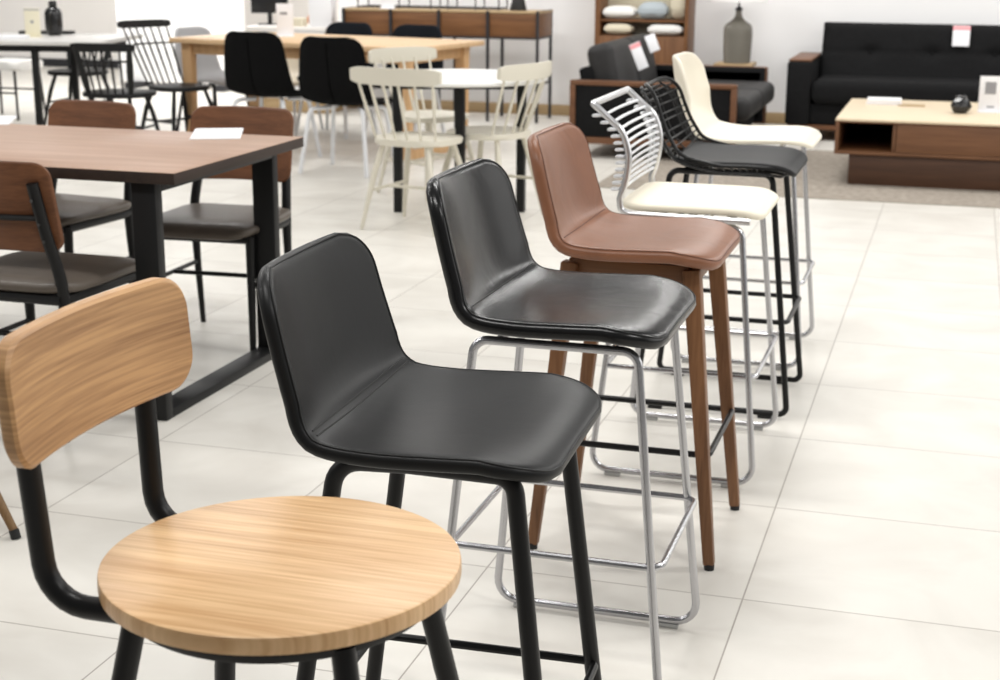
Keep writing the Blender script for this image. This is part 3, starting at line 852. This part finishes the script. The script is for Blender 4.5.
single('vase', one('lathe', [(.001, 0), (.070, 0), (.072, .006), (.05, .09), (.036, .16), (.026, .24), (.03, .27), (.001, .27)], 32), M['matte_black'], 'black tapering vase at the right end of the walnut cabinet', 'vase', (-3.17, 9.05, .8945))

# ------------------------------------------------------------------ bedding niche by the wall
t = thing('display_shelf', 'tall walnut display unit holding bedding behind the two seat sofa', 'shelf', (-2.16, 9.30, 0))
b = MB()
b.box((-.385, -.16, 0), (-.345, .16, 2.1), .003); b.box((.355, -.16, 0), (.385, .16, 2.1), .003)
b.box((-.345, -.16, 0), (.355, .16, .08), .002); b.box((-.345, -.16, 2.06), (.355, .16, 2.1), .002)
b.build('frame', M['walnut_leg'], t)
one('box', (-.345, -.155, .08), (.355, -.13, .70), .002).build('lower_panel', M['walnut_leg'], t)
one('box', (-.345, .14, .70), (.355, .158, 2.06), .002).build('back_panel', M['cream_cloth'], t)
for z in (.69, .815): one('box', (-.344, -.13, z), (.354, .139, z+.018), .002).build('shelf', M['walnut_x'], t)
def pillow(name, mat, loc, s, rz, label, cat, rx=0):
    bm = bmesh.new(); bmesh.ops.create_cube(bm, size=2)
    bmesh.ops.subdivide_edges(bm, edges=list(bm.edges), cuts=7, use_grid_fill=True)
    for v in bm.verts:
        x, y, z = v.co; e = max(abs(x), abs(y)); k = (1-e**4)*.75+.25
        rr = 1-.10*(abs(x*y))**2
        v.co = Vector((x*s[0]*rr, y*s[1]*rr, z*s[2]*k))
    mb = MB(); mb.bm(bm, Matrix.Rotation(rx, 4, 'X'))
    return single(name, mb, M[mat], label, cat, loc, rz)
pillow('folded_duvet', 'white_cloth', (-2.36, 9.27, .887), (.14, .11, .052), 0, 'white folded duvet on the upper shelf of the display unit', 'bedding')
pillow('cushion', 'blue_grey', (-2.085, 9.27, .905), (.125, .11, .07), R(4), 'blue grey cushion on the upper shelf beside the white duvet', 'cushion')
pillow('cushion', 'cream_cloth', (-1.875, 9.30, .96), (.068, .09, .125), 0, 'cream cushion standing at the right of the upper shelf', 'cushion')
pillow('folded_towel', 'cream_cloth', (-2.36, 9.25, .756), (.12, .11, .045), 0, 'beige folded towel on the lower shelf of the display unit', 'towel')
pillow('folded_towel', 'white_cloth', (-1.97, 9.25, .756), (.15, .11, .045), 0, 'white folded towel on the lower shelf of the display unit', 'towel')

# ------------------------------------------------------------------ two-seat sofa (side on), faces +X
def cushion_block(mb, lo, hi, bev=.05, T=None, seg=5): mb.box(lo, hi, bev, T, seg)
t = thing('sofa', 'two seat charcoal sofa with wooden arm frames, seen side on', 'sofa', (-1.62, 7.77, 0))
for nm, y0, y1 in (('near', -.82, -.70), ('far', .70, .82)):
    sg = -1 if nm == 'near' else 1
    ya, yb = (y0, y0+.045) if sg < 0 else (y1-.045, y1)
    b = MB()
    b.box((-.57, ya, .495), (.57, yb, .53), .010); b.box((-.57, ya, .10), (-.53, yb, .50), .006)
    b.box((.53, ya, .10), (.57, yb, .50), .006); b.box((-.55, ya, .10), (.55, yb, .145), .006)
    ar = b.build('arm_frame', M['sofa_wood'], t)
    yc, yd = (y0+.012, y1) if sg < 0 else (y0, y1-.012)
    one('box', (-.53, yc, .145), (.53, yd, .496), .004).build('arm_panel', M['sofa_fabric'], ar)
    ye, yf = (yb+.001, y1) if sg < 0 else (y0, ya-.001)
    one('box', (-.555, ye, .12), (.555, yf, .527), .012).build('arm_padding', M['sofa_fabric'], ar)
one('box', (-.56, -.698, .12), (.50, .698, .27), .01).build('seat_base', M['sofa_fabric'], t)
for y0, y1 in ((-.696, -.002), (.002, .696)):
    one('box', (-.30, y0, .272), (.645, y1, .435), .06, None, 5).build('seat_cushion', M['sofa_leather'], t)
T = Matrix.Translation((-.415, 0, .418)) @ Matrix.Rotation(R(-12), 4, 'Y')
one('box', (-.09, -.698, -.16), (.02, .698, .20), .02, T).build('back_frame', M['sofa_fabric'], t)
for y0, y1 in ((-.696, -.004), (.004, .696)):
    one('box', (-.02, y0, -.12), (.17, y1, .335), .06, T, 5).build('back_cushion', M['sofa_leather'], t)
for x in (-.47, .45):
    for y in (-.76, .76): one('tube', [(x, y, .10), (x, y, 0)], [.022, .016], 12).build('leg', M['sofa_wood'], t)
def hang_tag(name, label, loc, rz, tilt, w=.10, h=.20, red=True, roll=0):
    t = thing(name, label, 'tag', loc, rz)
    T = Matrix.Rotation(tilt, 4, 'Y') @ Matrix.Rotation(roll, 4, 'X')
    p = one('box', (-.002, -w/2, -h), (.002, w/2, 0), .001, T).build('card', M['paper'], t)
    if red: one('box', (.0021, -w/2, -.036), (.0030, w/2, -.004), 0, T).build('red_band', M['tag_red'], p)
    return t
hang_tag('price_tag', 'white red banded price tag on the nearer back cushion of the two seat sofa', (-1.85, 7.42, .755), R(-48), R(-14), .09, .19, True, R(18))
hang_tag('price_tag', 'white price tag on the farther back cushion of the two seat sofa', (-1.885, 8.12, .775), R(-48), R(-14), .09, .13, False, R(18))

# ------------------------------------------------------------------ three-seat sofa
t = thing('sofa', 'long black three seat sofa with tufted back against the wall', 'sofa', (.30, 8.87, 0))
for s in (-1, 1):
    x0, x1 = (-1.19, -1.01) if s < 0 else (1.01, 1.19)
    ar = one('box', (x0, -.46, .12), (x1, .42, .585), .02).build('arm', M['sofa_fabric'], t)
    one('box', (x0+.005, -.43, .586), (x1-.005, .40, .602), .006).build('arm_cap', M['sofa_wood'], ar)
one('box', (-1.008, -.42, .12), (1.008, .42, .275), .01).build('seat_base', M['sofa_fabric'], t)
one('box', (-1.006, -.48, .277), (1.006, .20, .455), .06, None, 5).build('seat_cushion', M['sofa_fabric'], t)
one('box', (-1.17, -.44, .085), (1.17, .42, .119), .004).build('base_rail', M['sofa_wood'], t)
# tufted back: grid with dimples
bm = bmesh.new(); nx, nz = 80, 24; rows = []
for i in range(nz):
    for j in range(nx):
        x = -1.0+2.0*j/(nx-1); z = .36+.48*i/(nz-1)
        d = 0
        for bx_ in (-.63, -.17, .29, .75):
            d += .035*math.exp(-((x-bx_)**2/.006+(z-.632)**2/.0022))
        d += .010*math.exp(-((z-.632)/.012)**2)
        e = min(1-abs(x)/1.0, (.84-z)/1.0*1.5); rnd = .04*math.exp(-e/.02)
        rows.append(bm.verts.new((x, .06+.16*(z-.36)/.48+d+rnd, z)))
for i in range(nz-1):
    for j in range(nx-1): bm.faces.new([rows[i*nx+j], rows[i*nx+j+1], rows[(i+1)*nx+j+1], rows[(i+1)*nx+j]])
ext = bmesh.ops.extrude_face_region(bm, geom=list(bm.faces))
for v in [g for g in ext['geom'] if isinstance(g, bmesh.types.BMVert)]: v.co.y = .42
b = MB(); b.bm(bm); bo = b.build('backrest', M['sofa_fabric'], t, ang=60)
for bx_ in (-.63, -.17, .29, .75):
    one('lathe', [(.001, 0), (.013, 0), (.013, .006), (.001, .010)], 12, Matrix.Translation((bx_, .180, .632)) @ Matrix.Rotation(PI/2, 4, 'X')).build('button', M['sofa_fabric'], bo)
for x in (-1.08, 1.08):
    for y in (-.38, .36): one('tube', [(x, y, .10), (x, y, 0)], [.024, .018], 12).build('leg', M['sofa_wood'], t)
tg = hang_tag('price_tag', 'white price tag with a red band on the long black sofa by the wall', (.335, 9.058, .842), R(-90), R(-18), .125, .16)

# ------------------------------------------------------------------ rug, coffee table
b = MB(); b.box((-1.72, 5.70, .0), (2.6, 7.86, .006), .002)
o = single('rug', b, M['rug'], 'grey woven rug under the coffee table', 'rug')
t = thing('coffee_table', 'low walnut coffee table with a pale top and open cubby, on the rug', 'table', (.42, 6.92, .006))
X0, X1, Y0, Y1 = -.765, .765, -.64, .68
b = MB()
b.box((X0, Y0, .185), (X1, Y1, .205), .003)                         # floor of the case
b.box((X0, Y0, .205), (X0+.022, Y1, .378), .002); b.box((X1-.022, Y0, .205), (X1, Y1, .378), .002)
b.box((X0+.34, Y0+.012, .205), (X0+.362, Y1, .378), .002)
b.box((X0+.022, Y1-.02, .205), (X1-.022, Y1, .378), .002)
b.box((X0, Y0, .378), (X1, Y1, .386), .001)
b.build('case', M['coffee_wood'], t)
one('box', (X0-.003, Y0-.003, .3865), (X1+.003, Y1+.003, .400), .003).build('tabletop', M['ash_top'], t)
for x0, x1 in ((X0+.364, X0+.99), (X0+1.0, X1-.024)):
    one('box', (x0, Y0+.001, .208), (x1, Y0+.018, .375), .002).build('drawer_front', M['coffee_wood'], t)
one('box', (X0+.09, Y0+.02, 0), (X1-.09, Y1-.10, .185), .003).build('plinth', M['coffee_dark'], t)
CZ = .4065
b = MB(); b.box((-.115, -.07, 0), (.115, .07, .008), .003); b.box((-.11, -.065, .008), (.112, .066, .038), .006)
single('magazine', b, M['paper'], 'white magazine on the coffee table', 'magazine', (-.115, 7.28, CZ), R(2))
single('wooden_tray', one('box', (-.085, -.05, 0), (.085, .05, .007), .002), M['beige_wood'], 'small tan board beside the magazine on the coffee table', 'tray', (.065, 7.22, CZ), R(2))
t = thing('ornament', 'black faceted ball ornament on the coffee table', 'ornament', (.375, 6.86, CZ))
bm = bmesh.new(); bmesh.ops.create_icosphere(bm, subdivisions=2, radius=.066)
for v in bm.verts:
    v.co *= 1+.10*random.uniform(-1, 1); v.co.z = max(v.co.z, -.050)*.9+.045
b = MB(); b.bm(bm); b.build('body', M['ornament'], t, ang=5)
for k in range(4):
    a = k*PI/2+.4; one('lathe', [(.001, 0), (.012, .004), (.016, .012), (.010, .020), (.001, .021)], 10, Matrix.Translation((.022*math.cos(a), .022*math.sin(a), .088))).build('knob', M['ornament'], t)
sign_stand('sign_stand', .15, .225, (.555, 6.98, CZ), R(4), 'pale card stand with a small grey picture on the coffee table', M['paper'], [(-.55, .50, .35, .84, 'ink'), (-.3, .12, .3, .17, 'ink')])

# ------------------------------------------------------------------ lamp with glass bottle base
t = thing('side_table', 'small black side table holding the glass lamp in the corner', 'side table', (-1.36, 8.98, 0))
one('box', (-.15, -.15, .50), (.15, .15, .525), .004).build('top', M['beige_wood'], t)
for x in (-.12, .12):
    for y in (-.12, .12): one('box', (x-.015, y-.015, 0), (x+.015, y+.015, .50), .002).build('leg', M['black_paint'], t)
t = thing('table_lamp', 'table lamp with a smoky glass bottle base by the white wall', 'lamp', (-1.345, 8.95, .5255))
one('lathe', [(.001, 0), (.098, 0), (.106, .008), (.110, .10), (.114, .22), (.112, .27), (.098, .298), (.060, .325), (.034, .348), (.026, .37), (.023, .40), (.024, .420), (.001, .413)], 48).build('glass_base', M['bottle_glass'], t)
one('lathe', [(.026, .404), (.028, .41), (.028, .425), (.014, .43), (.007, .44), (.007, .52), (.001, .52)], 20).build('stem', M['dark_steel'], t)
one('lathe', [(.215, .475), (.217, .474), (.180, .72), (.178, .72)], 48).build('lamp_shade', M['lamp_shade'], t)

# ------------------------------------------------------------------ light
w = bpy.data.worlds.new('showroom'); SC.world = w; w.use_nodes = True
bg = w.node_tree.nodes['Background']; bg.inputs['Color'].default_value = (1.0, .985, .965, 1); bg.inputs['Strength'].default_value = .22
def area(name, loc, size, sizey, power, aim=None, col=(1, .985, .96)):
    l = bpy.data.lights.new(name, 'AREA'); l.shape = 'RECTANGLE'; l.size = size; l.size_y = sizey; l.energy = power; l.color = col
    o = bpy.data.objects.new(name, l); COL.objects.link(o); o.location = loc
    if aim is not None: o.rotation_euler = (Vector(aim)-Vector(loc)).to_track_quat('-Z', 'Y').to_euler()
    return o
k = 0
for y in (-1.6, 1.2, 4.0, 6.8):
    for x in (-6.5, -3.6, -.7, 2.2):
        area('ceiling_lamp', (x, y, 3.15), 1.2, .35, {-6.5: 44, -3.6: 33, -.7: 37, 2.2: 48}[x])
for x in (-8.2, -6.2, -3.6, -1.2, 1.4, 3.6):
    area('wall_fill_light', (x, 8.0 if x > -5 else 9.2, 3.0), 1.0, .25, 26 if x > -5 else 95, (x, 9.5 if x > -5 else 11.5, .9))  # unseen lights added to brighten the back walls
area('right_key_light', (4.6, 2.5, 2.0), 6, 2.2, 75, (-.5, 2.2, .3))  # key light added to brighten the floor from the right, no actual window

# ------------------------------------------------------------------ camera
p_f, p_pitch, p_yaw, p_roll, p_H, p_x, p_y = 1513.281476556022, 0.25579882784803926, 0.29386041221145165, 0.005619692742172806, 1.4203068280430133, 0.385452809834193, -3.1656448808852558
fw = Vector((-math.sin(p_yaw)*math.cos(p_pitch), math.cos(p_yaw)*math.cos(p_pitch), -math.sin(p_pitch)))
r_ = Vector((math.cos(p_yaw), math.sin(p_yaw), 0)); u_ = r_.cross(fw)
r2 = r_*math.cos(p_roll)+u_*math.sin(p_roll); u2 = -r_*math.sin(p_roll)+u_*math.cos(p_roll)
cam = bpy.data.cameras.new('camera'); co = bpy.data.objects.new('camera', cam); COL.objects.link(co)
mw = Matrix((r2, u2, -fw)).transposed().to_4x4(); mw.translation = (p_x, p_y, p_H)
co.matrix_world = mw
cam.sensor_fit = 'HORIZONTAL'; cam.sensor_width = 36; cam.lens = p_f/1000*36
cam.clip_start = .05; cam.clip_end = 60
cam.dof.use_dof = True; cam.dof.focus_distance = 2.45; cam.dof.aperture_fstop = 8.0
SC.camera = co
vs = SC.view_settings
vs.view_transform = 'Standard'; vs.look = 'None'; vs.gamma = 1; vs.exposure = 0
try: vs.use_curve_mapping = False
except Exception: pass
